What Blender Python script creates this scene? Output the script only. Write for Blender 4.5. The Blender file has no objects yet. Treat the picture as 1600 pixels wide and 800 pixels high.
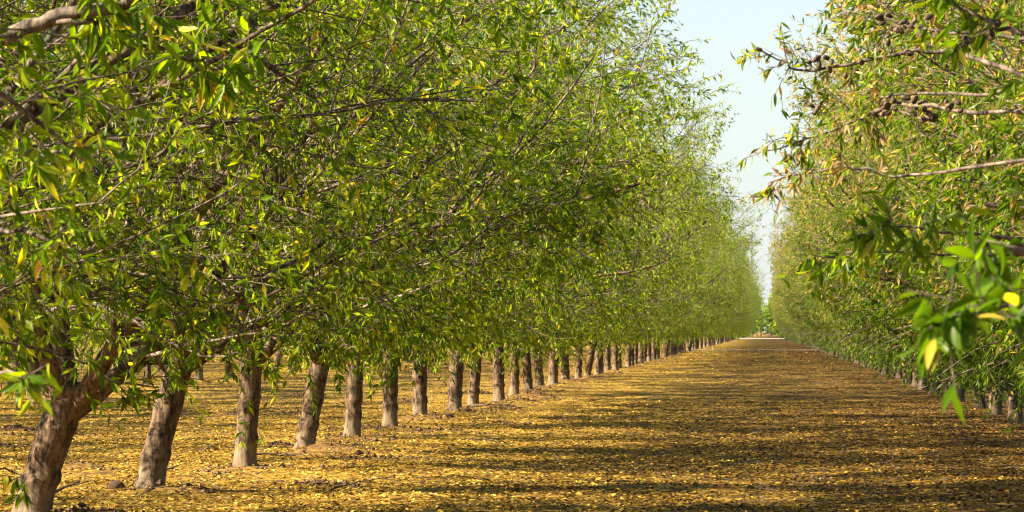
import bpy, math, random
import numpy as np
R = math.radians
random.seed(7)
C = bpy.context.scene.collection
scene = bpy.context.scene

# ------------------------------------------------------------------ camera, world, sun
H = 1.2                      # eye height
F = 6500.0                   # focal length in photo pixels (1600 wide)
cam_d = bpy.data.cameras.new('camera'); cam = bpy.data.objects.new('camera', cam_d); C.objects.link(cam)
cam.location = (0, 0, H); cam.rotation_euler = (R(90), 0, 0)
cam_d.sensor_width = 36; cam_d.lens = 36 * F / 1600
cam_d.shift_x = -400 / 1600; cam_d.shift_y = 117 / 1600
cam_d.clip_start = 0.2; cam_d.clip_end = 6000
cam_d.dof.use_dof = True; cam_d.dof.focus_distance = 42; cam_d.dof.aperture_fstop = 22
scene.camera = cam

SUN_EL, SUN_AZ = 31.5, -111.0     # azimuth clockwise from +Y (view direction); -90 = from the left
w = bpy.data.worlds.new('World'); scene.world = w; w.use_nodes = True
nt = w.node_tree; nt.nodes.clear()
sky = nt.nodes.new('ShaderNodeTexSky'); sky.sky_type = 'NISHITA'; sky.sun_disc = False
sky.sun_elevation = R(SUN_EL); sky.sun_rotation = R(SUN_AZ); sky.air_density = 1.0; sky.dust_density = 0.6; sky.ozone_density = 1.0
bg = nt.nodes.new('ShaderNodeBackground'); bg.inputs['Strength'].default_value = 0.05
wo = nt.nodes.new('ShaderNodeOutputWorld')
veil = nt.nodes.new('ShaderNodeMix'); veil.data_type = 'RGBA'; veil.inputs[7].default_value = (3.5, 3.95, 4.2, 1)   # thin high haze over the blue
wtc = nt.nodes.new('ShaderNodeTexCoord'); wsp = nt.nodes.new('ShaderNodeSeparateXYZ'); wmr = nt.nodes.new('ShaderNodeMapRange')
wmr.inputs[1].default_value = 0; wmr.inputs[2].default_value = .30; wmr.inputs[3].default_value = .75; wmr.inputs[4].default_value = .0
nt.links.new(wtc.outputs['Generated'], wsp.inputs[0]); nt.links.new(wsp.outputs[2], wmr.inputs[0]); nt.links.new(wmr.outputs[0], veil.inputs[0])
nt.links.new(sky.outputs[0], veil.inputs[6]); nt.links.new(veil.outputs[2], bg.inputs[0]); nt.links.new(bg.outputs[0], wo.inputs[0])
sd = bpy.data.lights.new('sun', 'SUN'); sd.energy = 5.0; sd.angle = R(0.5); sd.color = (1.0, 0.86, 0.64)
so = bpy.data.objects.new('sun', sd); C.objects.link(so)
from mathutils import Vector
sdir = Vector((math.sin(R(SUN_AZ)) * math.cos(R(SUN_EL)), math.cos(R(SUN_AZ)) * math.cos(R(SUN_EL)), math.sin(R(SUN_EL))))
so.rotation_euler = (-sdir).to_track_quat('-Z', 'Y').to_euler(); so.location = (-30, 20, 40)
vs = scene.view_settings
vs.view_transform = 'Standard'; vs.look = 'None'; vs.exposure = 2.08; vs.gamma = 1
cy = scene.cycles
cy.max_bounces = 6; cy.diffuse_bounces = 1; cy.glossy_bounces = 2; cy.transmission_bounces = 4; cy.transparent_max_bounces = 4
cy.volume_bounces = 0; cy.caustics_reflective = False; cy.caustics_refractive = False
cy.filter_width = 1.15
cy.use_adaptive_sampling = True; cy.adaptive_threshold = 0.02

# ------------------------------------------------------------------ helpers
def mesh_obj(name, verts, faces_list, mats, parent=None, smooth=True, attrs=None, matidx=None):
    """faces_list: list of int arrays (n,k); one mesh object"""
    me = bpy.data.meshes.new(name)
    verts = np.asarray(verts, np.float32)
    me.vertices.add(len(verts)); me.vertices.foreach_set('co', verts.ravel())
    faces_list = [np.asarray(f, np.int32) for f in faces_list if len(f)]
    tot = np.concatenate([np.full(len(f), f.shape[1], np.int32) for f in faces_list])
    idx = np.concatenate([f.ravel() for f in faces_list])
    st = np.concatenate([[0], np.cumsum(tot)[:-1]]).astype(np.int32)
    me.loops.add(len(idx)); me.loops.foreach_set('vertex_index', idx)
    me.polygons.add(len(tot)); me.polygons.foreach_set('loop_start', st); me.polygons.foreach_set('loop_total', tot)
    if smooth is not None: me.polygons.foreach_set('use_smooth', np.full(len(tot), bool(smooth)))
    if matidx is not None: me.polygons.foreach_set('material_index', np.asarray(matidx, np.int32))
    for k, v in (attrs or {}).items():
        a = me.attributes.new(k, 'FLOAT', 'POINT'); a.data.foreach_set('value', np.asarray(v, np.float32))
    for m in (mats if isinstance(mats, (list, tuple)) else [mats]): me.materials.append(m)
    me.update(calc_edges=True)
    o = bpy.data.objects.new(name, me); C.objects.link(o)
    if parent: o.parent = parent
    return o
def tag(o, label=None, cat=None, group=None, kind=None):
    if label: o['label'] = label
    if cat: o['category'] = cat
    if group: o['group'] = group
    if kind: o['kind'] = kind
    return o
def empty(name, loc):
    o = bpy.data.objects.new(name, None); C.objects.link(o); o.location = loc; o.empty_display_size = .3
    return o
def norm(v): return v / np.maximum(np.linalg.norm(v, axis=-1, keepdims=True), 1e-9)

def vnoise(p, seed=0):
    """cheap smooth pseudo noise on (n,3)"""
    s = np.zeros(len(p)); rg = np.random.default_rng(seed)
    for i in range(6):
        k = rg.normal(size=3) * (1 + i * .7); s += np.sin(p @ k + rg.uniform(0, 6.28)) / (1 + i * .4)
    return s / 3

def grow(rg, st, dr, ln, k, wander, trop):
    """batch of polylines -> (n,k+1,3)"""
    n = len(st); P = np.zeros((n, k + 1, 3)); P[:, 0] = st; d = norm(dr).copy()
    ln = np.broadcast_to(ln, (n,)); trop = np.broadcast_to(trop, (n,))
    for i in range(k):
        d = d + rg.normal(size=(n, 3)) * wander; d[:, 2] += trop; d = norm(d)
        P[:, i + 1] = P[:, i] + d * (ln / k)[:, None]
    return P
def sample(P, pi, t):
    k = P.shape[1] - 1; x = np.clip(t, 0, .9999) * k; i = x.astype(int); f = (x - i)[:, None]
    a = P[pi, i]; b = P[pi, i + 1]
    return a + (b - a) * f, norm(b - a)
def perp(rg, T):
    a = rg.normal(size=T.shape); a -= T * np.sum(a * T, -1, keepdims=True); return norm(a)

class Tubes:
    def __init__(s): s.v = []; s.f = []; s.n = 0
    def add(s, P, r0, r1, sides, bump=None, pw=1.0):
        """P (n,k+1,3); r0,r1 (n,)"""
        n, k1, _ = P.shape
        T = np.zeros_like(P); T[:, 1:-1] = P[:, 2:] - P[:, :-2]; T[:, 0] = P[:, 1] - P[:, 0]; T[:, -1] = P[:, -1] - P[:, -2]; T = norm(T)
        ref = np.zeros_like(T); ax = np.abs(T[:, :, 2]).mean(1) > .8
        ref[ax] = (1, 0, 0); ref[~ax] = (0, 0, 1)
        U = norm(np.cross(T, ref)); V = np.cross(T, U)
        t = np.linspace(0, 1, k1)[None] ** pw
        r = (np.broadcast_to(r0, (n,))[:, None] * (1 - t) + np.broadcast_to(r1, (n,))[:, None] * t)
        a = np.arange(sides) * 2 * math.pi / sides
        ring = P[:, :, None] + (U[:, :, None] * np.cos(a)[None, None, :, None] + V[:, :, None] * np.sin(a)[None, None, :, None]) * r[:, :, None, None]
        idx = np.arange(n * k1 * sides).reshape(n, k1, sides) + s.n
        q = np.stack([idx[:, :-1], np.roll(idx[:, :-1], -1, 2), np.roll(idx[:, 1:], -1, 2), idx[:, 1:]], -1).reshape(-1, 4)
        s.v.append(ring.reshape(-1, 3)); s.f.append(q); s.n += n * k1 * sides
        # pointed tip
        tip = P[:, -1] + T[:, -1] * r[:, -1:]
        ti = np.arange(n) + s.n; s.v.append(tip); s.n += n
    def get(s): return np.concatenate(s.v), np.concatenate(s.f)

LEAF_LO = (np.array([[0, 0, 0], [.42, .5, .0], [.5, 0, -.10], [.42, -.5, .0], [1, 0, -.12]]), [[0, 2, 4, 1], [0, 3, 4, 2]])
def hi_leaf():
    st = [(0, .06, 0), (.15, .62, -.0), (.35, 1., -.02), (.6, .86, -.06), (.82, .45, -.13)]
    v = []
    for t, wd, z in st: v += [[t, .5 * wd, z * .5 + .06 * wd], [t, 0, z * .5], [t, -.5 * wd, z * .5 + .06 * wd]]
    v.append([1, 0, -.12]); f = []
    for i in range(4):
        a = i * 3; f += [[a, a + 1, a + 4, a + 3], [a + 1, a + 2, a + 5, a + 4]]
    f += [[12, 13, 15, 15], [13, 14, 15, 15]]
    return np.array(v), f
LEAF_HI = hi_leaf()
def leaves(pos, dr, nr, ln, wd, tint, proto=LEAF_LO):
    """batch leaf mesh -> verts, quads(+tris), tint"""
    pv, pf = proto; X = norm(dr); Y = norm(np.cross(nr, X)); Z = np.cross(X, Y)
    V = pos[:, None] + X[:, None] * (pv[None, :, 0:1] * ln[:, None, None]) + Y[:, None] * (pv[None, :, 1:2] * wd[:, None, None]) + Z[:, None] * (pv[None, :, 2:3] * ln[:, None, None])
    k = len(pv); off = (np.arange(len(pos)) * k)[:, None, None]
    quads = np.array([f for f in pf if f[2] != f[3]]); tris = np.array([f[:3] for f in pf if f[2] == f[3]])
    out = [(quads[None] + off).reshape(-1, 4)]
    if len(tris): out.append((tris[None] + off).reshape(-1, 3))
    return V.reshape(-1, 3), out, np.repeat(tint, k)

# ------------------------------------------------------------------ materials
def mat(name):
    m = bpy.data.materials.new(name); m.use_nodes = True; m.node_tree.nodes.clear(); return m, m.node_tree
def ramp(nt, stops, interp='LINEAR'):
    r = nt.nodes.new('ShaderNodeValToRGB'); cr = r.color_ramp; cr.interpolation = interp
    while len(cr.elements) < len(stops): cr.elements.new(.5)
    for e, (p, c) in zip(cr.elements, stops): e.position = p; e.color = (*c, 1)
    return r
def leaf_mat(name, stops, trans=.50, rough=.33, spec=.18, tboost=(2.1, 2.0, .4)):
    m, nt = mat(name); N = nt.nodes; L = nt.links
    at = N.new('ShaderNodeAttribute'); at.attribute_name = 'tint'
    rp = ramp(nt, stops); L.new(at.outputs['Fac'], rp.inputs[0])
    p = N.new('ShaderNodeBsdfPrincipled'); p.inputs['Roughness'].default_value = rough; p.inputs['Specular IOR Level'].default_value = spec
    L.new(rp.outputs[0], p.inputs['Base Color'])
    tr = N.new('ShaderNodeBsdfTranslucent')
    mul = N.new('ShaderNodeMix'); mul.data_type = 'RGBA'; mul.blend_type = 'MULTIPLY'; mul.inputs[0].default_value = 1; mul.inputs[7].default_value = (*tboost, 1)
    L.new(rp.outputs[0], mul.inputs[6]); L.new(mul.outputs[2], tr.inputs[0])
    mx = N.new('ShaderNodeMixShader'); mx.inputs[0].default_value = trans
    L.new(p.outputs[0], mx.inputs[1]); L.new(tr.outputs[0], mx.inputs[2])
    o = N.new('ShaderNodeOutputMaterial'); L.new(mx.outputs[0], o.inputs[0]); return m
M_leafL = leaf_mat('green_leaf', [(0, (.022, .062, .002)), (.35, (.105, .19, .003)), (.75, (.36, .42, .014)), (.88, (.52, .48, .06)), (.95, (.46, .40, .04)), (1, (.46, .26, .05))])
M_leafR = leaf_mat('turning_leaf', [(0, (.035, .08, .006)), (.35, (.125, .205, .010)), (.6, (.30, .34, .03)), (.72, (.48, .44, .10)), (.82, (.46, .33, .19)), (1, (.24, .13, .07))])
M_litter = leaf_mat('fallen_leaf', [(0, (.035, .015, .004)), (.3, (.10, .047, .010)), (.5, (.30, .175, .022)), (.78, (.54, .36, .045)), (1, (.66, .50, .12))], trans=.25, rough=.6, spec=.2, tboost=(1.3, 1.15, .7))

def bark_mat(name, dark, light, pale=None):
    m, nt = mat(name); N = nt.nodes; L = nt.links
    tc = N.new('ShaderNodeTexCoord'); mp = N.new('ShaderNodeMapping'); mp.inputs['Scale'].default_value = (26, 26, 9)
    L.new(tc.outputs['Object'], mp.inputs[0])
    n1 = N.new('ShaderNodeTexNoise'); n1.inputs['Scale'].default_value = 1.0; n1.inputs['Detail'].default_value = 7; n1.inputs['Roughness'].default_value = .7
    L.new(mp.outputs[0], n1.inputs[0])
    mp3 = N.new('ShaderNodeMapping'); mp3.inputs['Scale'].default_value = (3, 3, 60); L.new(tc.outputs['Object'], mp3.inputs[0])
    n3 = N.new('ShaderNodeTexNoise'); n3.inputs['Detail'].default_value = 3; n3.inputs['Scale'].default_value = 1; L.new(mp3.outputs[0], n3.inputs[0])
    av = N.new('ShaderNodeMath'); av.operation = 'MULTIPLY_ADD'; av.inputs[1].default_value = .12; L.new(n3.outputs[0], av.inputs[0])
    sc = N.new('ShaderNodeMath'); sc.operation = 'MULTIPLY'; sc.inputs[1].default_value = .88; L.new(n1.outputs[0], sc.inputs[0]); L.new(sc.outputs[0], av.inputs[2])
    rp = ramp(nt, [(.41, dark), (.62, light)]); L.new(av.outputs[0], rp.inputs[0])
    col = rp.outputs[0]
    if pale:
        n2 = N.new('ShaderNodeTexNoise'); n2.inputs['Scale'].default_value = 9; n2.inputs['Detail'].default_value = 4; L.new(tc.outputs['Object'], n2.inputs[0])
        sx = N.new('ShaderNodeSeparateXYZ'); L.new(tc.outputs['Object'], sx.inputs[0])
        ma = N.new('ShaderNodeMath'); ma.operation = 'MULTIPLY_ADD'; ma.inputs[1].default_value = .12; L.new(n2.outputs[0], ma.inputs[0]); L.new(sx.outputs[2], ma.inputs[2])
        mr = N.new('ShaderNodeMapRange'); mr.inputs[1].default_value = .24; mr.inputs[2].default_value = .31; mr.inputs[3].default_value = .8; mr.inputs[4].default_value = 0
        L.new(ma.outputs[0], mr.inputs[0])
        mx = N.new('ShaderNodeMix'); mx.data_type = 'RGBA'; mx.inputs[7].default_value = (*pale, 1)
        fm = N.new('ShaderNodeMath'); fm.operation = 'MULTIPLY'; L.new(mr.outputs[0], fm.inputs[0]); L.new(n1.outputs[0], fm.inputs[1])
        L.new(fm.outputs[0], mx.inputs[0]); L.new(col, mx.inputs[6]); col = mx.outputs[2]
    p = N.new('ShaderNodeBsdfPrincipled'); p.inputs['Roughness'].default_value = .8; p.inputs['Specular IOR Level'].default_value = .25
    L.new(col, p.inputs['Base Color'])
    bp = N.new('ShaderNodeBump'); bp.inputs['Strength'].default_value = .8; bp.inputs['Distance'].default_value = .02; L.new(av.outputs[0], bp.inputs['Height']); L.new(bp.outputs[0], p.inputs['Normal'])
    o = N.new('ShaderNodeOutputMaterial'); L.new(p.outputs[0], o.inputs[0]); return m
M_bark = bark_mat('bark', (.018, .010, .006), (.20, .128, .074), (.26, .20, .13))
M_barkR = bark_mat('right_row_bark', (.03, .018, .012), (.17, .12, .08))  # right row bark: softer contrast, no pale foot
M_twig = bark_mat('twig_bark', (.03, .019, .012), (.27, .215, .165))
M_nut = bark_mat('almond_hull', (.04, .025, .016), (.17, .125, .085))

# ------------------------------------------------------------------ trees
def env(h, W, top):
    """crown half width at height h (vase: narrow low, broad at two thirds, rounded top)"""
    x = np.array([0, .7, 1.1, 1.8, 3.0, 4.5, 6.0, .86 * 8, 8.0]) * np.array([1] * 6 + [top / 8.0] * 3)
    y = np.array([.3, .5, 1.7, 2.6, 3.1, 3.35, 3.42, 3.0, .6]) / 3.4 * W
    return np.interp(h, x, y)
def clampL(st, dr, ln, W, Wy, top):
    for _ in range(3):
        e = st + norm(dr) * ln[:, None]
        rho = np.hypot(e[:, 0] / np.maximum(env(e[:, 2], W, top), .2), e[:, 1] / np.maximum(env(e[:, 2], Wy, top), .2))
        rho = np.where((e[:, 2] < .75) | (e[:, 2] > top), rho + .6, rho)
        ln = np.where(rho > 1, ln * np.clip(1.15 - .6 * (rho - 1), .45, .85), ln)
    return ln

def trunk_mesh(seed, fork, r, lean):
    rg = np.random.default_rng(seed); rows, sides = 30, 22
    v = []; z = np.linspace(-.12, fork + .10, rows)
    for i, h in enumerate(z):
        t = max(h, 0) / fork
        cx = lean[0] * t ** 1.15; cyy = lean[1] * t ** 1.15
        rr = r * (1 + .30 * math.exp(-max(h, 0) / .06) - .02 * t + .16 * math.exp(-((h - .27) / .035) ** 2) - .05 * math.exp(-((h - .34) / .03) ** 2) + .10 * math.exp(-((h - .55 - .1 * math.sin(seed)) / .05) ** 2) + .16 * max(0, t - .75) * 2)
        if i == rows - 1: rr *= .45
        if i == rows - 2: rr *= .85
        a = np.arange(sides) * 2 * math.pi / sides
        q = np.stack([np.cos(a), np.sin(a), np.full(sides, h * 2.2)], 1)
        b = 1 + .06 * vnoise(q * 2.2, seed) + .035 * vnoise(q * 6, seed + 1) + .05 * math.exp(-max(h, 0) / .12) * np.sin(a * 5 + seed)
        v.append(np.stack([cx + np.cos(a) * rr * b, cyy + np.sin(a) * rr * b, np.full(sides, h)], 1))
    idx = np.arange(rows * sides).reshape(rows, sides)
    q = np.stack([idx[:-1], np.roll(idx[:-1], -1, 1), np.roll(idx[1:], -1, 1), idx[1:]], -1).reshape(-1, 4)
    return np.concatenate(v), q

def make_tree(seed, side, lean=(0, 0), fork=.85, r=.112, scaf=None, W=4.05, Wy=2.95, top=9.2, dens=1.0, leafmat=None, nuts=0, zmin=.8, nl=7, lkeep=.64):
    rg = np.random.default_rng(seed)
    r *= .86; tv, tf = trunk_mesh(seed, fork, r, lean)
    TB = Tubes(); TB.v.append(tv); TB.f.append(tf); TB.n = len(tv)
    ftop = np.array([lean[0], lean[1], fork])
    # level 1: scaffold limbs
    if scaf is None:
        ns = rg.integers(4, 6); a0 = rg.uniform(0, 6.28)
        scaf = [(math.degrees(a0) + 360 / ns * i + rg.normal() * 12, rg.uniform(36, 62), rg.uniform(.8, 1.05)) for i in range(ns)]
        scaf.append((rg.uniform(0, 360), rg.uniform(70, 84), 1.1))
    az = np.radians([s[0] for s in scaf]); el = np.radians([s[1] for s in scaf]); fl = np.array([s[2] for s in scaf])
    D = np.stack([np.cos(az) * np.cos(el), np.sin(az) * np.cos(el), np.sin(el)], 1)
    n1 = len(D); st = ftop + D * .02 - np.array([0, 0, .10])[None] * rg.uniform(.3, 1.2, (n1, 1))
    L1 = fl * 5.2
    L1 = clampL(st, D, L1, W * .85, Wy * .85, top)
    P1 = grow(rg, st, D, L1, 16, .085, np.where(el > 1.15, -.0, .012))
    TB.add(P1, rg.uniform(.056, .074, n1), .014, 10, pw=.7)
    LV = [(P1, None)]
    BR = Tubes()
    # second-order forks from scaffolds
    def children(P, per, t0, t1, ang, Lr, r0, r1, k, sides, wander, trop, out=.35, taper=.5, lim=0):
        n = len(P) * per; pi = np.repeat(np.arange(len(P)), per); t = rg.uniform(t0, t1, n)
        pos, T = sample(P, pi, t)
        a = np.radians(rg.uniform(*ang, n)); pr = perp(rg, T)
        ax = pos.copy(); ax[:, 2] = 0; ax = norm(ax)
        d = norm(T * np.cos(a)[:, None] + pr * np.sin(a)[:, None] + ax * out * rg.uniform(0, 1, (n, 1)))
        ln = rg.uniform(*Lr, n) * (1 - taper * t)
        ln = clampL(pos, d, ln, W, Wy, top)
        keep = ln > .08; pos, d, ln, t = pos[keep], d[keep], ln[keep], t[keep]
        Pn = grow(rg, pos, d, ln, k, wander, trop)
        if lim:
            e = Pn[:, -1]; low = zmin + .25 * vnoise(e * 1.2, seed)
            rho = np.hypot(e[:, 0] / np.maximum(env(e[:, 2], W, top), .2), e[:, 1] / np.maximum(env(e[:, 2], Wy, top), .2))
            kk = (rho < lim + .12 * vnoise(e * 1.7, seed + 2)) & (e[:, 2] > low); Pn, ln = Pn[kk], ln[kk]
        rs = np.clip(ln / (Lr[1] * .8), .35, 1.1)
        BR.add(Pn, r0 * rs, r1, sides)
        return Pn
    P2 = children(P1, int(15 * dens), .10, 1, (35, 70), (2.0, 3.9), .023, .006, 9, 6, .10, .03, out=.6, lim=1.05)
    # low side limbs that droop over the trunk
    azl = rg.uniform(0, 6.28, nl); sl = rg.integers(0, n1, nl)
    ps, _ = sample(P1, sl, rg.uniform(.03, .2, nl))
    dl = np.stack([np.cos(azl), np.sin(azl), rg.uniform(.25, .7, nl)], 1)
    P2b = grow(rg, ps, dl, rg.uniform(1.2, 2.3, nl), 9, .09, -.035 - .02 * (zmin < .7)); P2b[:, :, 2] = np.maximum(P2b[:, :, 2], zmin + .25); BR.add(P2b, .018, .005, 6)
    P2 = np.concatenate([P2, P2b])
    P3 = children(P2, 11, .12, 1, (30, 75), (.6, 1.35), .0068, .0026, 6, 4, .13, -.005, out=.35, taper=.35, lim=1.06)
    P4 = children(P3, 4, .15, 1, (30, 70), (.18, .48), .0028, .0013, 3, 3, .15, -.04, out=.2, taper=.2, lim=1.1)
    # hanging sprays under the crown and loose shoots over it
    lowi = np.nonzero((P3[:, -1, 2] < zmin + 1.0))[0]; hs = 34 if side == 'left' else 280
    lowi = rg.choice(lowi, min(hs, len(lowi)), replace=False); st_ = P3[lowi, -1]
    dd = rg.normal(size=(len(lowi), 3)) * .5; dd[:, 2] -= .9
    P5 = grow(rg, st_, dd, rg.uniform(.25, .7, len(lowi)), 6, .12, -.03); P5 = P5[P5[:, -1, 2] > zmin * .6]
    upi = np.nonzero(P3[:, -1, 2] > 3.6)[0]; upi = rg.choice(upi, 60, replace=False); st_ = P3[upi, -1]
    rad = norm(st_ * [1, 1, 0]); dd = rg.normal(size=(60, 3)) * .35 + rad * .5 + [0, 0, .55]
    P6 = grow(rg, st_, dd, rg.uniform(.35, 1.0, 60), 7, .09, -.05)
    BR.add(P5, .0026, .0012, 3); BR.add(P6, .0030, .0012, 3)
    # leaves along the twigs
    pos = []; dr = []
    for P, per in ((P3, 14), (P4, 11), (P5, 22), (P6, 20)):
        n = len(P) * per; pi = np.repeat(np.arange(len(P)), per); t = rg.uniform(.12, 1, n) ** .8
        # spurs: gather leaves in tufts of 3-4
        tq = np.round(t * (per / 2.6)) / (per / 2.6) + rg.normal(size=n) * .012
        p_, T = sample(P, pi, np.clip(tq, .02, 1))
        pr = perp(rg, T); d = T * rg.uniform(.3, 1.0, (n, 1)) + pr * .8; d[:, 2] -= rg.uniform(-.1, .85, n)
        pos.append(p_); dr.append(norm(d))
    pos = np.concatenate(pos); dr = np.concatenate(dr)
    # thin out the inner crown a little, keep tufts ragged
    cl = vnoise(pos * 2.3, seed + 5)
    keep = rg.uniform(size=len(pos)) < lkeep * np.clip(.97 + cl * .95, .12, 1.8) * np.where(pos[:, 2] < zmin * .6, .1, 1)
    pos, dr = pos[keep], dr[keep]; n = len(pos)
    nr = rg.normal(size=(n, 3)) * .75 + np.array([0, 0, .8])
    ln = rg.uniform(.052, .10, n); wd = ln * rg.uniform(.25, .36, n)
    hgt = pos[:, 2]
    if side == 'left':
        tint = np.clip(rg.beta(2.2, 2.2, n) * .78 + .10 * vnoise(pos * 1.1, seed + 9) + .012 * hgt, 0, .8)
        ye = rg.uniform(size=n) < .035 + .03 * (vnoise(pos * 1.6, seed + 3) > .6); tint = np.where(ye, rg.uniform(.86, 1, n), tint)
    else:
        tint = np.clip(rg.beta(2, 2.6, n) * .56 + .10 * vnoise(pos * 1.1, seed + 9) + .03 * (hgt - 1), 0, .68)
        ye = rg.uniform(size=n) < np.clip(-.04 + .085 * hgt + .17 * vnoise(pos * 1.3, seed + 3), .03, .6); tint = np.where(ye, rg.uniform(.7, 1, n) ** .8, tint)
    lv, lf, lt = leaves(pos, dr, nr, ln, wd, tint)
    root = empty('almond_tree', (0, 0, 0))
    v, f = TB.get(); mesh_obj('trunk', v, [f], M_bark if side == 'left' else M_barkR, root)
    v, f = BR.get(); mesh_obj('branches', v, [f], M_twig, root, smooth=True)
    mesh_obj('crown', lv, lf, leafmat, root, smooth=False, attrs={'tint': lt})
    if nuts:
        k = rg.integers(0, len(P3), nuts); ppos, _ = sample(P3, k, rg.uniform(.2, .9, nuts))
        ppos = np.repeat(ppos, 3, 0) + rg.normal(size=(nuts * 3, 3)) * .028
        v, f = nut_mesh(rg, ppos, 6, 4); o = mesh_obj('almonds', v, [f], M_nut, root); o['kind'] = 'stuff'
    root['_leaves'] = len(pos)
    print('tree', seed, side, 'leaves', len(pos), 'twigs', len(P3), len(P4))
    return root
def nut_mesh(rg, pos, sides=6, rows=4, size=.036):
    n = len(pos); X = norm(rg.normal(size=(n, 3)) + np.array([0, 0, -1.0])); Y = perp(rg, X); Z = np.cross(X, Y)
    u = np.linspace(0, math.pi, rows + 1); a = np.arange(sides) * 2 * math.pi / sides
    s = size * rg.uniform(.85, 1.2, n)
    c = -np.cos(u)[None, :, None] * .5; rr = (np.sin(u) ** .8 * np.array([1 + .12 * math.cos(q) for q in u]))[None, :, None] * .29 + .003
    V = pos[:, None, None] + s[:, None, None, None] * (X[:, None, None] * c[..., None] + Y[:, None, None] * (rr * np.cos(a))[..., None] + Z[:, None, None] * (rr * .75 * np.sin(a))[..., None])
    idx = np.arange(n * (rows + 1) * sides).reshape(n, rows + 1, sides)
    q = np.stack([idx[:, :-1], np.roll(idx[:, :-1], -1, 2), np.roll(idx[:, 1:], -1, 2), idx[:, 1:]], -1).reshape(-1, 4)
    return V.reshape(-1, 3), q

def copy_tree(src):
    r_ = src.copy(); C.objects.link(r_)
    for ch in src.children:
        c = ch.copy(); C.objects.link(c); c.parent = r_
    return r_

XL, XR = -4.60, 3.24; SP = 5.0
# photo pixel x of the left row trunk bases; the rest follow the regular spacing
base_px = {1: (45, .0), 2: (232, 0), 3: (382, 0), 4: (475, 0), 5: (550, 0), 6: (609, 0), 7: (656, 0), 8: (710, 0), 9: (742, 0), 10: (780, 0)}
def yL(i): return (i + 4.2) * SP
specL = {  # i: lean, fork, radius, scaffolds (azimuth deg from +X, elevation, length)
    1: ((.24, 0), .78, .135, [(12, 38, .95), (165, 42, .9), (80, 60, 1.0), (255, 55, .95), (110, 80, 1.1), (325, 48, .85)]),
    2: ((.23, .0), .95, .118, [(5, 30, .9), (120, 66, 1.0), (190, 50, .95), (285, 48, .9), (60, 72, 1.1)]),
    3: ((.07, 0), .98, .108, None), 4: ((.17, .02), .92, .112, None), 5: ((.05, 0), .98, .105, [(8, 34, .9), (100, 62, 1.), (180, 50, .9), (265, 50, .9), (30, 78, 1.1)]),
    6: ((.02, 0), 1.0, .105, None), 7: ((.0, 0), 1.0, .115, None), 8: ((.05, 0), 1.0, .115, [(25, 48, 1.), (155, 50, 1.), (270, 45, .9), (90, 75, 1.1)]),
}
protoL = {}
for i in range(1, 9):
    ln_, fk, rr, sc_ = specL[i]
    protoL[i] = make_tree(100 + i, 'left', ln_, fk, rr, sc_, leafmat=M_leafL)
protoR = {}
for i in range(5):
    rl = random.Random(i)
    protoR[i] = make_tree(300 + i, 'right', (rl.uniform(-.1, .1), rl.uniform(-.1, .1)), rl.uniform(.8, .95), .11, None, W=2.88, Wy=2.8, lkeep=.82, top=8.6, zmin=.16, nl=44, leafmat=M_leafR, nuts=240)

used = set()
def place(proto, x, y, rz, sx, s):
    key = proto.name
    o = proto if key not in used else copy_tree(proto); used.add(key)
    o.location = (x, y, 0); o.rotation_euler = (0, 0, rz); o.scale = (sx * s, s, s)
    return o
ORD = ['first', 'second', 'third', 'fourth', 'fifth', 'sixth', 'seventh', 'eighth', 'ninth', 'tenth', 'eleventh', 'twelfth', 'thirteenth', 'fourteenth', 'fifteenth', 'sixteenth', 'seventeenth', 'eighteenth', 'nineteenth', 'twentieth']
labL = {1: 'green almond tree in the bottom left corner with a dark trunk forking low',
        2: 'almond tree with a thick trunk leaning right, second trunk from the left edge',
        3: 'almond tree with a straight pale-footed trunk just right of the leaning one',
        4: 'almond tree with a trunk tilting right above a soil mound, fourth from left',
        5: 'almond tree with an upright pale trunk, limb to the right, fifth from left',
        6: 'almond tree with a slim upright trunk and grafting ring, sixth from the left',
        7: 'almond tree on a low soil mound, seventh trunk from the left',
        8: 'almond tree with a dark trunk flared at the foot, eighth trunk from the left'}
GL, GR, GB, GF = 'almond trees of the left row', 'almond trees of the right row', 'almond trees of the row behind the left row', 'almond trees of the row behind the right row'
CAT = 'almond tree'
rnd = random.Random(11)
treesL = []
for i in range(-2, 100):
    if 1 <= i <= 8:
        o = place(protoL[i], XL, yL(i), 0, 1, 1)
        x_ = 1200 - base_px[i][0]; o.location.x = -x_ * yL(i) / F
    else:
        p = protoL[rnd.choice([3, 4, 5, 6, 7, 8] if i > 0 else [1, 2, 3, 4, 5, 6, 7, 8])]
        rz = rnd.choice([0, math.pi]) + rnd.uniform(-.35, .35); s = rnd.uniform(.88, 1.08)
        o = place(p, XL + rnd.uniform(-.12, .12), yL(i) + rnd.uniform(-.25, .25), rz, 1, s)
    if i < 1: lab = ['nearest almond boughs at the left edge, trunk out of sight', 'second nearest crown of the left row, trunk beyond the left edge', 'almond crown spreading in front of the low forked tree at the left edge'][i + 2]
    elif i <= 8: lab = labL[i]
    elif i <= 20: lab = 'almond tree of the left row, %s trunk counted from the left edge' % ORD[i - 1]
    else: lab = 'distant almond tree merging into the receding green left row'
    tag(o, lab, CAT, GL); treesL.append(o)
yR0 = 54.3 - 5 * 9
treesR = []
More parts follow.
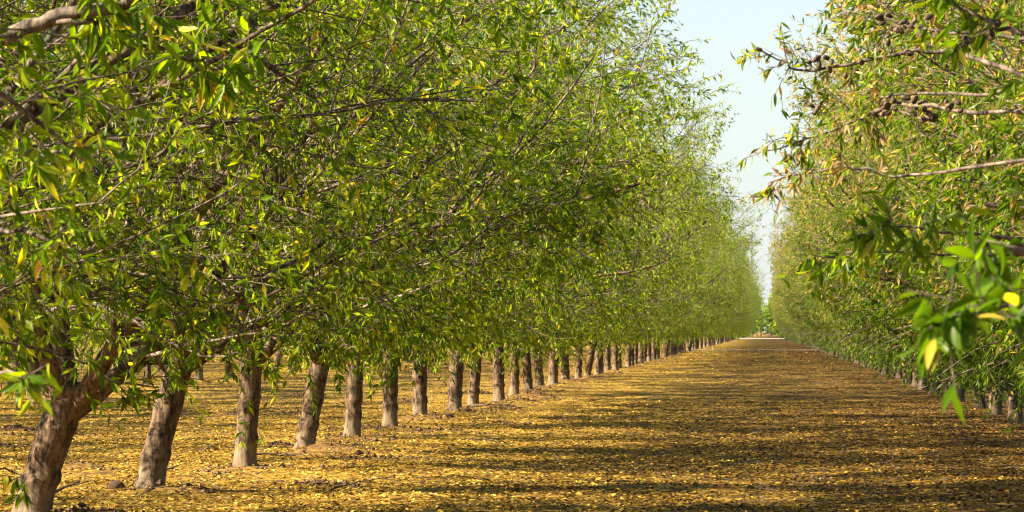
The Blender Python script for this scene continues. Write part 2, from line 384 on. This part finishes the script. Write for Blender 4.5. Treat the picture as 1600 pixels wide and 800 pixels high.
for i in range(0, 98):
    p = protoR[i % 5 if i < 5 else rnd.randrange(5)]
    rz = rnd.choice([0, math.pi]) + rnd.uniform(-.4, .4) if i > 3 else 0
    o = place(p, XR + rnd.uniform(-.1, .1), yR0 + 5 * i + rnd.uniform(-.2, .2), rz, 1, rnd.uniform(.89, 1.07))
    if i < 8: lab = '%s nearest browning almond crown at the right edge, trunk out of sight' % ORD[i]
    elif i < 16: lab = 'almond tree of the right row, %s trunk counted from the right edge' % ORD[i - 8]
    else: lab = 'distant browning almond tree merging into the receding right row'
    tag(o, lab, CAT, GR); treesR.append(o)
for i in range(48):
    if i == 1: continue            # unseen tree left out to let sunlight through to the left row
    p = protoL[rnd.choice([1, 2, 3, 4, 5, 6, 7, 8])]
    o = place(p, -13.8 + rnd.uniform(-.15, .15), 27 + 5 * i + rnd.uniform(-.3, .3), rnd.choice([0, math.pi]) + rnd.uniform(-.4, .4), 1, rnd.uniform(.80, .92) if i < 14 else rnd.uniform(.85, 1))
    tag(o, 'almond tree of the row behind, glimpsed between the left row trunks', CAT, GB)
for i in range(26):
    p = protoR[rnd.randrange(5)]
    o = place(p, 11.1 + rnd.uniform(-.15, .15), 85 + 5 * i + rnd.uniform(-.3, .3), rnd.choice([0, math.pi]) + rnd.uniform(-.4, .4), 1, rnd.uniform(.9, 1.02))
    tag(o, 'almond tree standing behind the right row, dark in its shade', CAT, GF)

for i in range(26):
    p = protoL[rnd.choice([1, 2, 3, 4, 5, 6, 7, 8])]
    o = place(p, -23.2 + rnd.uniform(-.2, .2), 92 + 5 * i + rnd.uniform(-.3, .3), rnd.choice([0, math.pi]) + rnd.uniform(-.4, .4), 1, rnd.uniform(.92, 1.04)); o.location.z = -.12
    tag(o, 'almond tree deep behind the left rows, a dim low crown', CAT, 'almond trees deep behind the left rows')
# ------------------------------------------------------------------ ground
def ghash(x, y): return .018 * np.sin(x * 1.7 + 1.3 * np.sin(y * .6)) * np.sin(y * .9 + .5) + .010 * np.sin(x * 4.1 + y * 2.3) + .006 * np.sin(x * 9.7 - y * 7.1)
rg = np.random.default_rng(5)
mounds = []
for o in treesL[:40]:
    a = rg.uniform(.6, 1.3); mounds.append((o.location.x + rg.uniform(-.05, .35), o.location.y + rg.uniform(-.5, .1), rg.uniform(.03, .085), .38 * a, .6 * a))
for k in range(60): mounds.append((rg.uniform(-9, -3.2), rg.uniform(26, 120), rg.uniform(.02, .06), rg.uniform(.15, .4), rg.uniform(.2, .5)))
def moundh(x, y):
    h = np.zeros_like(x)
    for mx, my, mh, sx, sy in mounds: h = np.maximum(h, mh * np.exp(-((x - mx) / sx) ** 2 - ((y - my) / sy) ** 2))
    return h
def height(x, y):
    m = moundh(x, y); return ghash(x, y) * np.clip((330 - y) / 60, 0, 1) * np.clip((y - 10) / 5, 0, 1) + m + m * .5 * np.sin(x * 31) * np.sin(y * 23)
xs = np.concatenate([[-2500, -800, -200, -60, -30], np.arange(-20, 12, .16), [14, 20, 40, 120, 600, 2500]])
ys = np.concatenate([[-600, -50, 0, 12], np.arange(20, 110, .2), np.arange(110, 340, 1.0), [360, 400, 450, 520, 600, 700, 900, 1400, 2500, 5000]])
X, Y = np.meshgrid(xs, ys); Z = height(X.ravel(), Y.ravel())
nx, ny = len(xs), len(ys); idx = np.arange(nx * ny).reshape(ny, nx)
q = np.stack([idx[:-1, :-1], idx[:-1, 1:], idx[1:, 1:], idx[1:, :-1]], -1).reshape(-1, 4)
m, nt = mat('orchard_floor'); N = nt.nodes; L = nt.links
tc = N.new('ShaderNodeTexCoord')
v1 = N.new('ShaderNodeTexVoronoi'); v1.inputs['Scale'].default_value = 22; L.new(tc.outputs['Object'], v1.inputs[0])
sv = N.new('ShaderNodeSeparateColor'); L.new(v1.outputs['Color'], sv.inputs[0])
n1 = N.new('ShaderNodeTexNoise'); n1.inputs['Scale'].default_value = .8; n1.inputs['Detail'].default_value = 8; n1.inputs['Roughness'].default_value = .65; L.new(tc.outputs['Object'], n1.inputs[0])
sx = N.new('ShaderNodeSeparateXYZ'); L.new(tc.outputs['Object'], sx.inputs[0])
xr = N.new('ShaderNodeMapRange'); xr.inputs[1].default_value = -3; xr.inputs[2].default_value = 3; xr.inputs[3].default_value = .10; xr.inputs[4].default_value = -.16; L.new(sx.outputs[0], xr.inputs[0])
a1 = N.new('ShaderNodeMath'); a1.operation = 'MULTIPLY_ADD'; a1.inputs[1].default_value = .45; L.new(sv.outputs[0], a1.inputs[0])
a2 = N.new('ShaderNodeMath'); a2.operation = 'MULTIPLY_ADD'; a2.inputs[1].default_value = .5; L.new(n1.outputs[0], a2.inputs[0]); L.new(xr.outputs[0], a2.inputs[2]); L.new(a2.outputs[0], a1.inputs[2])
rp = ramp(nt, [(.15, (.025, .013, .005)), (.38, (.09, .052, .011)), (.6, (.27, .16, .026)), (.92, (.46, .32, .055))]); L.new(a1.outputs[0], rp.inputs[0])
at = N.new('ShaderNodeAttribute'); at.attribute_name = 'soil'
ns = N.new('ShaderNodeTexNoise'); ns.inputs['Scale'].default_value = 25; ns.inputs['Detail'].default_value = 5; L.new(tc.outputs['Object'], ns.inputs[0])
rs = ramp(nt, [(.35, (.07, .032, .015)), (.7, (.22, .115, .055))]); L.new(ns.outputs[0], rs.inputs[0])
mx = N.new('ShaderNodeMix'); mx.data_type = 'RGBA'; L.new(at.outputs['Fac'], mx.inputs[0]); L.new(rp.outputs[0], mx.inputs[6]); L.new(rs.outputs[0], mx.inputs[7])
p = N.new('ShaderNodeBsdfPrincipled'); p.inputs['Roughness'].default_value = .9; p.inputs['Specular IOR Level'].default_value = .1; L.new(mx.outputs[2], p.inputs['Base Color'])
bp = N.new('ShaderNodeBump'); bp.inputs['Strength'].default_value = 1; bp.inputs['Distance'].default_value = .02; L.new(a1.outputs[0], bp.inputs['Height']); L.new(bp.outputs[0], p.inputs['Normal'])
oo = N.new('ShaderNodeOutputMaterial'); L.new(p.outputs[0], oo.inputs[0])
M_floor = m
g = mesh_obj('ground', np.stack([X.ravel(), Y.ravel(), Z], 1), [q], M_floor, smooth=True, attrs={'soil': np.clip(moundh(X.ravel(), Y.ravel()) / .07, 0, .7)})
tag(g, kind='structure')

# fallen leaves: dense near, thinner with distance (grazing view closes the carpet)
def litter(n, z0, z1, xm0, xm1):
    y = rg.uniform(z0, z1, n); lo = -1240 / F * y - .3; hi = 420 / F * y + .3
    x = rg.uniform(0, 1, n) * (hi - lo) + lo; return x, y
xx, yy = litter(260000, 25.5, 330, 0, 0)
xx2, yy2 = litter(170000, 25.5, 70, 0, 0)
xx = np.concatenate([xx, xx2]); yy = np.concatenate([yy, yy2])
mh = moundh(xx, yy); k = rg.uniform(size=len(xx)) > np.clip(mh / .06, 0, .55) + .3 * (vnoise(np.stack([xx * 1.1, yy * .28, xx * 0], 1), 21) > .45); xx, yy = xx[k], yy[k]; n = len(xx)
az = rg.uniform(0, 6.28, n); d = np.stack([np.cos(az), np.sin(az), rg.normal(size=n) * .22], 1)
nr = rg.normal(size=(n, 3)) * .55 + np.array([0, 0, 1.])
far = np.clip(yy / 90, 1, 2.6); ln = rg.uniform(.020, .052, n) * far; wd = ln * rg.uniform(.3, .5, n)
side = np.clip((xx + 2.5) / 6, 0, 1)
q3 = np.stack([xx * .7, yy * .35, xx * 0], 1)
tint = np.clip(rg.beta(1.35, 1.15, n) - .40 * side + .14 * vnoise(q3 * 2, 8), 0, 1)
lv, lf, lt = leaves(np.stack([xx, yy, height(xx, yy) + .006], 1), d, nr, ln, wd, tint)
o = mesh_obj('fallen_leaves', lv, lf, M_litter, smooth=False, attrs={'tint': lt})
tag(o, 'carpet of fallen yellow and brown leaves over the orchard floor', 'fallen leaves', kind='stuff')

# ------------------------------------------------------------------ boughs of the nearest trees that reach into the picture
from mathutils import Matrix, Quaternion
def PX(px, py, z): return ((px - 1200) / F * z, z, H + (517 - py) / F * z)
def smooth_path(pts, n=26):
    pts = np.array(pts, float); t = np.linspace(0, len(pts) - 1, n); out = []
    for x in t:
        i = min(int(x), len(pts) - 2); f = x - i
        p0 = pts[max(i - 1, 0)]; p1 = pts[i]; p2 = pts[i + 1]; p3 = pts[min(i + 2, len(pts) - 1)]
        out.append(.5 * ((2 * p1) + (-p0 + p2) * f + (2 * p0 - 5 * p1 + 4 * p2 - p3) * f * f + (-p0 + 3 * p1 - 3 * p2 + p3) * f ** 3))
    return np.array(out)
def bough(tree, seed, pts, r0, r1, twigs, tl, lmat, t0=.3, per=9, lsize=(.075, .115), nuts=(), droop=.7, brown=.05, wig=.006, twr=.0018, tm=.7, lw=(.21, .29)):
    rg = np.random.default_rng(seed); P = smooth_path(pts); P[1:-1] += rg.normal(size=(len(P) - 2, 3)) * wig
    P = P[None]; TB = Tubes(); TB.add(P, r0, r1, 8)
    n = twigs; t = rg.uniform(t0, 1, n); pos, T = sample(P, np.zeros(n, int), t); pr = perp(rg, T); pr[:, 1] *= .7
    d = norm(T * rg.uniform(.3, 1, (n, 1)) + pr); ln = rg.uniform(*tl, n) * (1 - .4 * t)
    Q = grow(rg, pos, d, ln, 6, .14, -.03); TB.add(Q, twr, .0011, 5)
    n2 = twigs; Q2s, T2 = sample(Q, rg.integers(0, n, n2), rg.uniform(.2, .9, n2)); Q2 = grow(rg, Q2s, T2 + perp(rg, T2), rg.uniform(.04, .14, n2), 3, .1, -.03); TB.add(Q2, .0016, .001, 5)
    lp, ld = [], []
    for A, pe in ((Q, per), (Q2, max(3, per // 2))):
        m_ = len(A) * pe; pi = np.repeat(np.arange(len(A)), pe); tq = np.round(rg.uniform(.1, 1, m_) * 5) / 5 + rg.normal(size=m_) * .02
        p_, T_ = sample(A, pi, np.clip(tq, .02, 1)); dd = T_ * rg.uniform(.2, .9, (m_, 1)) + perp(rg, T_) * .75; dd[:, 2] -= rg.uniform(0, 2 * droop, m_)
        lp.append(p_); ld.append(norm(dd))
    lp = np.concatenate(lp); ld = np.concatenate(ld); m_ = len(lp)
    ln = rg.uniform(*lsize, m_); tint = np.clip(rg.beta(2, 2, m_) * tm, 0, .68); b = rg.uniform(size=m_) < brown; tint = np.where(b, rg.uniform(.8, 1, m_), tint)
    nr = rg.normal(size=(m_, 3)) * .8 + np.array([-.2, -.3, .5])
    lv, lf, lt = leaves(lp, ld, nr, ln, ln * rg.uniform(*lw, m_), tint, LEAF_HI)
    inv = Matrix.LocRotScale(tree.location, tree.rotation_euler, tree.scale).inverted()
    v, f = TB.get(); o = mesh_obj('bough', v, [f], M_twig, tree); o.matrix_parent_inverse = inv
    l = mesh_obj('leaves', lv, lf, lmat, o, smooth=True, attrs={'tint': lt})
    for (px, py, z) in nuts:
        c = np.array(PX(px, py, z)); nv, nf = nut_mesh(rg, np.zeros((1, 3)), 12, 9, .036)
        if not nuts_proto: nuts_proto.append(mesh_obj('almond', nv, [nf], M_nut, o)); a = nuts_proto[0]
        else: a = nuts_proto[0].copy(); C.objects.link(a); a.parent = o
        a.location = c; a.rotation_euler = (rg.uniform(-.9, .9), rg.uniform(-.9, .9), rg.uniform(0, 6.28)); s_ = rg.uniform(.85, 1.2); a.scale = (s_, s_, s_ * rg.uniform(.9, 1.1))
    return o
nuts_proto = []
def tr(root, h=1.05): return (root.location.x, root.location.y, h)
Rt, Lt = treesR, treesL
# right: big soft leaves close to the lens, on a limb of the nearest tree
bough(Rt[0], 31, [tr(Rt[0]), (2.2, 8.4, 1.5), (1.0, 7.2, 1.36), PX(1690, 450, 6.9), PX(1600, 470, 6.7), PX(1530, 488, 6.5), PX(1462, 497, 6.4)], .009, .0016, 17, (.02, .07), M_leafL, t0=.60, per=4, lsize=(.045, .072), brown=.02, tm=.33, droop=.6, lw=(.28, .36), wig=.003)  # low tm on both sprays paints shade into the leaf tint
bough(Rt[0], 2, [tr(Rt[0], 1.0), (2.2, 8.8, 1.6), (1.2, 8.2, 1.45), PX(1700, 400, 8), PX(1600, 392, 7.8), PX(1520, 380, 7.6)], .028, .0025, 4, (.05, .12), M_leafL, t0=.86, per=4, lsize=(.055, .085), brown=.03, tm=.42, wig=.004)
# right: nut bearing boughs against the sky
nutsB = [(1264, 97, 17), (1280, 100, 17), (1291, 90, 17), (1300, 97, 17), (1296, 108, 17), (1276, 92, 17), (1343, 78, 17), (1346, 97, 17), (1372, 78, 17), (1338, 112, 17), (1321, 118, 17), (1185, 77, 17),
         (1268, 165, 17), (1275, 172, 17), (1372, 66, 16.8), (1388, 66, 16.8), (1400, 40, 16.8), (1405, 48, 16.8), (1415, 38, 16.8), (1420, 82, 16.8), (1390, 55, 16.8)]
bough(Rt[1], 3, [tr(Rt[1]), (2.3, 15.4, 1.9), PX(1700, 150, 16.6), PX(1600, 122, 16.8), PX(1500, 86, 17), PX(1440, 80, 17), PX(1340, 98, 17), PX(1260, 112, 17), PX(1225, 92, 17), PX(1182, 74, 17)], .016, .0024, 20, (.08, .26), M_leafR, t0=.6, per=4, lsize=(.035, .065), nuts=nutsB, brown=.25, wig=.008)
bough(Rt[1], 4, [tr(Rt[1]), (2.2, 15.3, 1.7), PX(1700, 190, 16.5), PX(1500, 170, 16.8), PX(1400, 165, 17), PX(1330, 190, 17), PX(1250, 222, 17), PX(1188, 238, 17)], .013, .002, 26, (.08, .26), M_leafR, t0=.6, per=5, lsize=(.04, .07),
      nuts=[(1425, 158, 17), (1432, 165, 17), (1445, 160, 17), (1428, 178, 17), (1450, 176, 17), (1455, 186, 17), (1390, 150, 17), (1380, 160, 17), (1385, 176, 17), (1396, 170, 17), (1462, 165, 17), (1475, 160, 17)], brown=.15)
bough(Rt[1], 5, [tr(Rt[1]), (2.2, 15.0, 1.5), PX(1700, 250, 15.5), PX(1520, 262, 15.8), PX(1420, 275, 16), PX(1340, 262, 16), PX(1270, 268, 16), PX(1200, 286, 16)], .011, .002, 24, (.06, .22), M_leafR, t0=.6, per=4, lsize=(.035, .06), brown=.4)
bough(Rt[1], 6, [tr(Rt[1]), (2.0, 13.6, 1.4), PX(1700, 400, 12.5), PX(1550, 372, 12.3), PX(1450, 360, 12.2), PX(1370, 352, 12.0)], .011, .002, 12, (.08, .2), M_leafL, t0=.7, per=5, lsize=(.055, .09), brown=.08)
bough(Rt[2], 7, [tr(Rt[2]), (2.4, 17.5, 1.5), PX(1650, 395, 16), PX(1500, 400, 15.5), PX(1380, 392, 15), PX(1275, 398, 15)], .011, .002, 16, (.06, .16), M_leafL, t0=.66, per=4, lsize=(.05, .08), brown=.1)
bough(Rt[1], 8, [tr(Rt[1]), (2.0, 13.6, 1.7), PX(1700, 60, 13), PX(1590, 50, 13), PX(1530, 30, 13), PX(1470, -10, 13)], .013, .004, 14, (.08, .24), M_leafL, t0=.66, per=5, lsize=(.05, .09),
      nuts=[(1553, 38, 13), (1560, 36, 13), (1550, 52, 13), (1545, 58, 13), (1511, 62, 13), (1505, 70, 13)], brown=.08)
rgn = np.random.default_rng(4)
def nut_groups(cs, z, k=4, sp=9): return [(a + rgn.normal() * sp, b + rgn.normal() * sp * .7, z + rgn.normal() * .05) for a, b in cs for _ in range(k)]
bough(Rt[1], 21, [tr(Rt[1]), (2.3, 15.4, 1.8), PX(1720, 90, 16.4), PX(1600, 60, 16.5), PX(1500, 52, 16.5), PX(1420, 40, 16.6), PX(1370, 20, 16.6), PX(1330, 22, 16.7)], .013, .002, 16, (.06, .2), M_leafR, t0=.6, per=3, lsize=(.04, .07), nuts=nut_groups([(1405, 45), (1432, 38), (1470, 50), (1380, 30), (1520, 58)], 16.5), brown=.4)
bough(Rt[1], 22, [tr(Rt[1]), (2.3, 15.4, 1.6), PX(1720, 130, 16.4), PX(1600, 140, 16.5), PX(1520, 150, 16.5), PX(1440, 148, 16.6), PX(1385, 152, 16.6), PX(1350, 140, 16.7)], .013, .002, 14, (.05, .16), M_leafR, t0=.6, per=3, lsize=(.035, .06), nuts=nut_groups([(1395, 156), (1430, 165), (1452, 178), (1380, 170), (1480, 160)], 16.5, 5), brown=.5)
# left: pale thick bough in the top corner and soft sprays
bough(Lt[1], 11, [tr(Lt[1], .95), (-4.1, 15.6, 1.9), PX(-250, 170, 14.5), PX(-60, 84, 14), PX(50, 40, 14), PX(110, 22, 14), PX(180, 10, 14), PX(260, -30, 14)], .036, .018, 8, (.1, .3), M_leafL, t0=.7, per=5, brown=.12, twr=.004)
bough(Lt[1], 12, [PX(60, 36, 14), PX(140, 36, 14), PX(230, 66, 14.2), PX(300, 96, 14.4), PX(350, 108, 14.5)], .011, .003, 16, (.1, .28), M_leafL, t0=.2, per=8, brown=.12)
bough(Lt[1], 13, [tr(Lt[1], .95), (-4.0, 15.2, 1.6), PX(-200, 280, 13), PX(-40, 250, 12.6), PX(60, 236, 12.4), PX(150, 246, 12.2)], .018, .003, 12, (.1, .3), M_leafL, t0=.6, per=5, brown=.16, lsize=(.055, .085))
bough(Lt[1], 14, [tr(Lt[1], .95), (-4.0, 15.2, 1.4), PX(-200, 400, 13), PX(-40, 360, 12.8), PX(70, 372, 12.6), PX(120, 420, 12.5)], .018, .003, 11, (.1, .28), M_leafL, t0=.6, per=5, brown=.14, lsize=(.055, .085))
bough(Lt[0], 15, [tr(Lt[0], .95), (-3.6, 10.2, 1.25), PX(-260, 560, 9.2), PX(-80, 572, 9), PX(0, 582, 8.9), PX(50, 596, 8.8)], .012, .0015, 4, (.03, .07), M_leafL, t0=.86, per=3, brown=.03, lsize=(.045, .07))
bough(Lt[1], 16, [tr(Lt[1], .95), (-4.3, 15.2, 1.0), PX(-260, 700, 14.2), PX(-60, 720, 14), PX(20, 735, 14), PX(34, 772, 14)], .010, .0015, 4, (.04, .09), M_leafL, t0=.82, per=4, brown=.05, lsize=(.045, .065))

# ------------------------------------------------------------------ far: crossing tracks, road, orchard beyond, pole
def strip(name, y0, y1, z, colr, x0=-60, x1=60):
    m, nt = mat(name + '_dirt'); N = nt.nodes; L = nt.links
    tc = N.new('ShaderNodeTexCoord'); n_ = N.new('ShaderNodeTexNoise'); n_.inputs['Scale'].default_value = 1.3; n_.inputs['Detail'].default_value = 6; L.new(tc.outputs['Object'], n_.inputs[0])
    r_ = ramp(nt, [(.35, tuple(c * .6 for c in colr)), (.65, colr)]); L.new(n_.outputs[0], r_.inputs[0])
    p = N.new('ShaderNodeBsdfPrincipled'); p.inputs['Roughness'].default_value = .95; L.new(r_.outputs[0], p.inputs[0]); oo = N.new('ShaderNodeOutputMaterial'); L.new(p.outputs[0], oo.inputs[0])
    gx = np.linspace(x0, x1, 120); e0 = y0 + rg.normal(size=120) * (y1 - y0) * .05; e1 = y1 + rg.normal(size=120) * (y1 - y0) * .05
    v = np.concatenate([np.stack([gx, e0, gx * 0 + z], 1), np.stack([gx, e1, gx * 0 + z], 1)]); i_ = np.arange(119)
    o = mesh_obj(name, v, [np.stack([i_, i_ + 1, i_ + 121, i_ + 120], 1)], m); return tag(o, kind='structure')
strip('track', 246, 256, .05, (.42, .30, .16)); strip('road', 612, 672, .03, (.44, .37, .27), -400, 400)
def far_orchard():
    rg = np.random.default_rng(77); ps = []; tint = []; TB = Tubes()
    def one(x, y, s):
        n = 620; u = norm(rg.normal(size=(n, 3))) * rg.uniform(.35, 1, (n, 1)) ** .5
        p = u * [3.1, 2.9, 3.5] * s + [x, y, 3.8 * s]; ps.append(p); tint.append(np.clip(rg.beta(2, 2, n) * .8 + rg.uniform(-.1, .1), 0, 1))
        TB.add(np.array([[[x, y, -.1], [x, y, 1.6]]]), .13, .11, 6)
        for a in range(3):
            b = a * 2.1 + rg.uniform(0, 1); TB.add(np.array([[[x, y, 1.0], [x + math.cos(b) * 1.2, y + math.sin(b) * 1.2, 3.4], [x + math.cos(b) * 1.9, y + math.sin(b) * 1.9, 5.6]]]), .09, .03, 5)
    for y in np.arange(526, 604, 5): one(XL, y, 1); one(XR, y, 1)
    for y in np.arange(696, 884, 6):
        one(XL + rg.normal() * .3, y, rg.uniform(.9, 1.1)); one(XR + rg.normal() * .3, y, rg.uniform(.9, 1.1))
    for x in np.arange(-60, 60, 4.5): one(x, 892 + rg.normal(), rg.uniform(.9, 1.1)); one(x + 2.2, 898 + rg.normal(), rg.uniform(.9, 1.15))
    ps = np.concatenate(ps); tint = np.concatenate(tint); n = len(ps)
    d = norm(rg.normal(size=(n, 3))); lv, lf, lt = leaves(ps, d, rg.normal(size=(n, 3)), rg.uniform(.4, .9, n), rg.uniform(.2, .4, n), tint)
    v, f = TB.get(); allv = np.concatenate([lv, v]); nf = f + len(lv)
    mi = np.concatenate([np.zeros(len(lf[0])), np.ones(len(nf))])
    o = mesh_obj('distant_orchard', allv, [lf[0], nf], [M_leafL, M_bark], smooth=False, attrs={'tint': np.concatenate([lt, np.zeros(len(v))])}, matidx=mi)
    tag(o, 'hazy distant orchard closing the end of the grassy aisle'.replace('grassy ', ''), 'distant orchard', kind='stuff')
far_orchard()
t_ = empty('utility_pole', (-2.7, 700, 0)); v, f = (lambda T: (T.add(np.array([[[0, 0, 0], [0, 0, 8], [0, 0, 17.6]]]), .12, .08, 10), T.get())[1])(Tubes())
mesh_obj('pole', v, [f], M_twig, t_)
def boxv(x0, x1, y0, y1, z0, z1):
    v = np.array([[x, y, z] for z in (z0, z1) for y in (y0, y1) for x in (x0, x1)], float)
    return v, np.array([[0, 2, 3, 1], [4, 5, 7, 6], [0, 1, 5, 4], [2, 6, 7, 3], [0, 4, 6, 2], [1, 3, 7, 5]])
v, f = boxv(-1.5, 1.5, -.22, -.1, 15.9, 16.15); mesh_obj('crossarm', v, [f], M_twig, t_, smooth=False)
for ix in (-1.3, -.5, .5, 1.3):
    T = Tubes(); T.add(np.array([[[ix, -.16, 16.15], [ix, -.16, 16.3], [ix, -.16, 16.42]]]), .07, .04, 8); v, f = T.get(); mesh_obj('insulator', v, [f], M_nut, t_)
tag(t_, 'thin wooden utility pole with a crossarm far off in the sky gap', 'utility pole')

# ------------------------------------------------------------------ small things on the floor
def stick(seed, px, py, ang, ln, r, label, forks=2):
    z = H * F / (py - 517); x = (px - 1200) / F * z; rg = np.random.default_rng(seed); T = Tubes()
    z0 = float(height(np.array([x]), np.array([z]))[0])
    d = np.array([[math.cos(ang), math.sin(ang), .10]]); P = grow(rg, np.array([[-.5 * ln * d[0, 0], -.5 * ln * d[0, 1], .02]]), d, ln, 8, .12, -.01); P[:, :, 2] = np.maximum(P[:, :, 2], .012)
    T.add(P, r, r * .35, 7)
    for k in range(forks):
        s_, t2 = sample(P, np.array([0]), np.array([rg.uniform(.3, .8)])); dd = t2 + perp(rg, t2) * .8; dd[:, 2] = abs(dd[:, 2]) * .7 + .05; T.add(grow(rg, s_, dd, rg.uniform(.12, .3), 4, .12, -.03), r * .5, r * .15, 5)
    v, f = T.get(); o = mesh_obj('fallen_branch', v, [f], M_twig); o.location = (x, z, z0); return tag(o, label, 'fallen branch', 'fallen branches')
stick(1, 105, 782, .9, .62, .016, 'crooked fallen branch lying between the two nearest trunks')
stick(2, 262, 752, .5, .36, .014, 'short dark fallen branch at the foot of the leaning trunk')
stick(3, 420, 716, .8, .42, .012, 'thin fallen branch beside the third trunk from the left')
stick(4, 560, 772, .7, .55, .008, 'slender fallen twig on the yellow leaves at bottom centre left', 1)
stick(5, 775, 640, .1, .9, .016, 'forked fallen branch lying beside the tenth trunk', 3)
stick(6, 1450, 640, .6, .8, .010, 'thin fallen branch sprawling at the edge of the right row', 3)
stick(7, 1545, 690, -.5, .7, .008, 'bare fallen twig on brown leaves near the right edge', 2)
def clod(seed, px, py, sc, label):
    z = H * F / (py - 517); x = (px - 1200) / F * z; rg = np.random.default_rng(seed)
    z0 = float(height(np.array([x]), np.array([z]))[0]); u = np.linspace(0, math.pi, 9); a = np.arange(14) * 2 * math.pi / 14
    v = np.array([[math.sin(p) * math.cos(q), math.sin(p) * math.sin(q), math.cos(p)] for p in u for q in a]); v = v * (1 + .22 * vnoise(v * 2.6, seed) + .08 * vnoise(v * 7, seed + 1))[:, None] * [1.2, 1, .8] * sc
    idx = np.arange(9 * 14).reshape(9, 14); q = np.stack([idx[:-1], np.roll(idx[:-1], -1, 1), np.roll(idx[1:], -1, 1), idx[1:]], -1).reshape(-1, 4)
    o = mesh_obj('soil_clod', v, [q], M_clod); o.location = (x, z, z0 + sc * .25); tag(o, label, 'soil clod')
m, nt = mat('clod_soil'); N = nt.nodes; L = nt.links
n_ = N.new('ShaderNodeTexNoise'); n_.inputs['Scale'].default_value = 30; n_.inputs['Detail'].default_value = 6; r_ = ramp(nt, [(.35, (.05, .025, .012)), (.7, (.17, .095, .05))]); L.new(n_.outputs[0], r_.inputs[0])
p = N.new('ShaderNodeBsdfPrincipled'); p.inputs['Roughness'].default_value = .95; L.new(r_.outputs[0], p.inputs[0]); bp = N.new('ShaderNodeBump'); bp.inputs['Distance'].default_value = .02; L.new(n_.outputs[0], bp.inputs['Height']); L.new(bp.outputs[0], p.inputs['Normal']); oo = N.new('ShaderNodeOutputMaterial'); L.new(p.outputs[0], oo.inputs[0]); M_clod = m
clod(1, 181, 768, .055, 'rounded brown clod of soil left of the leaning trunk')
clod(2, 700, 652, .06, 'brown clod of soil beside the seventh trunk')
clod(3, 560, 700, .05, 'small soil clod at the foot of the fifth trunk')

# ------------------------------------------------------------------ haze
m, nt = mat('haze_air'); pv = nt.nodes.new('ShaderNodeVolumePrincipled'); pv.inputs['Color'].default_value = (.86, .93, 1, 1); pv.inputs['Density'].default_value = .00005; pv.inputs['Anisotropy'].default_value = .2
oo = nt.nodes.new('ShaderNodeOutputMaterial'); nt.links.new(pv.outputs[0], oo.inputs['Volume'])
v, f = boxv(-2600, 2600, -700, 5100, -2, 22); o = mesh_obj('haze', v, [f], m, smooth=False); tag(o, 'pale blue haze filling the air down the long aisle', 'haze', kind='stuff')

# ------------------------------------------------------------------ crumbs of dug soil round the trunks, small twigs in the litter
def crumbs():
    rg = np.random.default_rng(91); cx, cyv, cs = [], [], []
    for mx, my, mh_, sx_, sy_ in mounds[:70]:
        n = int(150 if my < 90 else 40); cx.append(mx + rg.normal(size=n) * sx_ * .9); cyv.append(my + rg.normal(size=n) * sy_ * .9); cs.append(rg.gamma(2., .0045, n) + .003)
    x = np.concatenate(cx); y = np.concatenate(cyv); s_ = np.clip(np.concatenate(cs), 0, .045)
    o8 = np.array([[1, 0, 0], [-1, 0, 0], [0, 1, 0], [0, -1, 0], [0, 0, .8], [0, 0, -.6]], float); f8 = np.array([[0, 2, 4], [2, 1, 4], [1, 3, 4], [3, 0, 4], [2, 0, 5], [1, 2, 5], [3, 1, 5], [0, 3, 5]])
    V = o8[None] * s_[:, None, None] * rg.uniform(.6, 1.4, (len(x), 6, 1)) + np.stack([x, y, height(x, y) + s_ * .35], 1)[:, None]
    F_ = (f8[None] + (np.arange(len(x)) * 6)[:, None, None]).reshape(-1, 3)
    o = mesh_obj('soil_crumbs', V.reshape(-1, 3), [F_], M_clod, smooth=False); tag(o, 'crumbs of brown soil scattered around the trunk feet', 'soil crumbs', kind='stuff')
crumbs()
def litter_twigs():
    rg = np.random.default_rng(92); x, y = litter(2600, 26, 110, 0, 0); n = len(x)
    a = rg.uniform(0, 6.28, n); d = np.stack([np.cos(a), np.sin(a), rg.uniform(0, .12, n)], 1)
    P = grow(rg, np.stack([x, y, height(x, y) + .012], 1), d, rg.uniform(.06, .35, n), 4, .16, 0); T = Tubes(); T.add(P, rg.uniform(.0015, .004, n), .001, 4); v, f = T.get()
    o = mesh_obj('litter_twigs', v, [f], M_twig); tag(o, 'small dry twigs lying among the fallen leaves', 'twigs', kind='stuff')
litter_twigs()
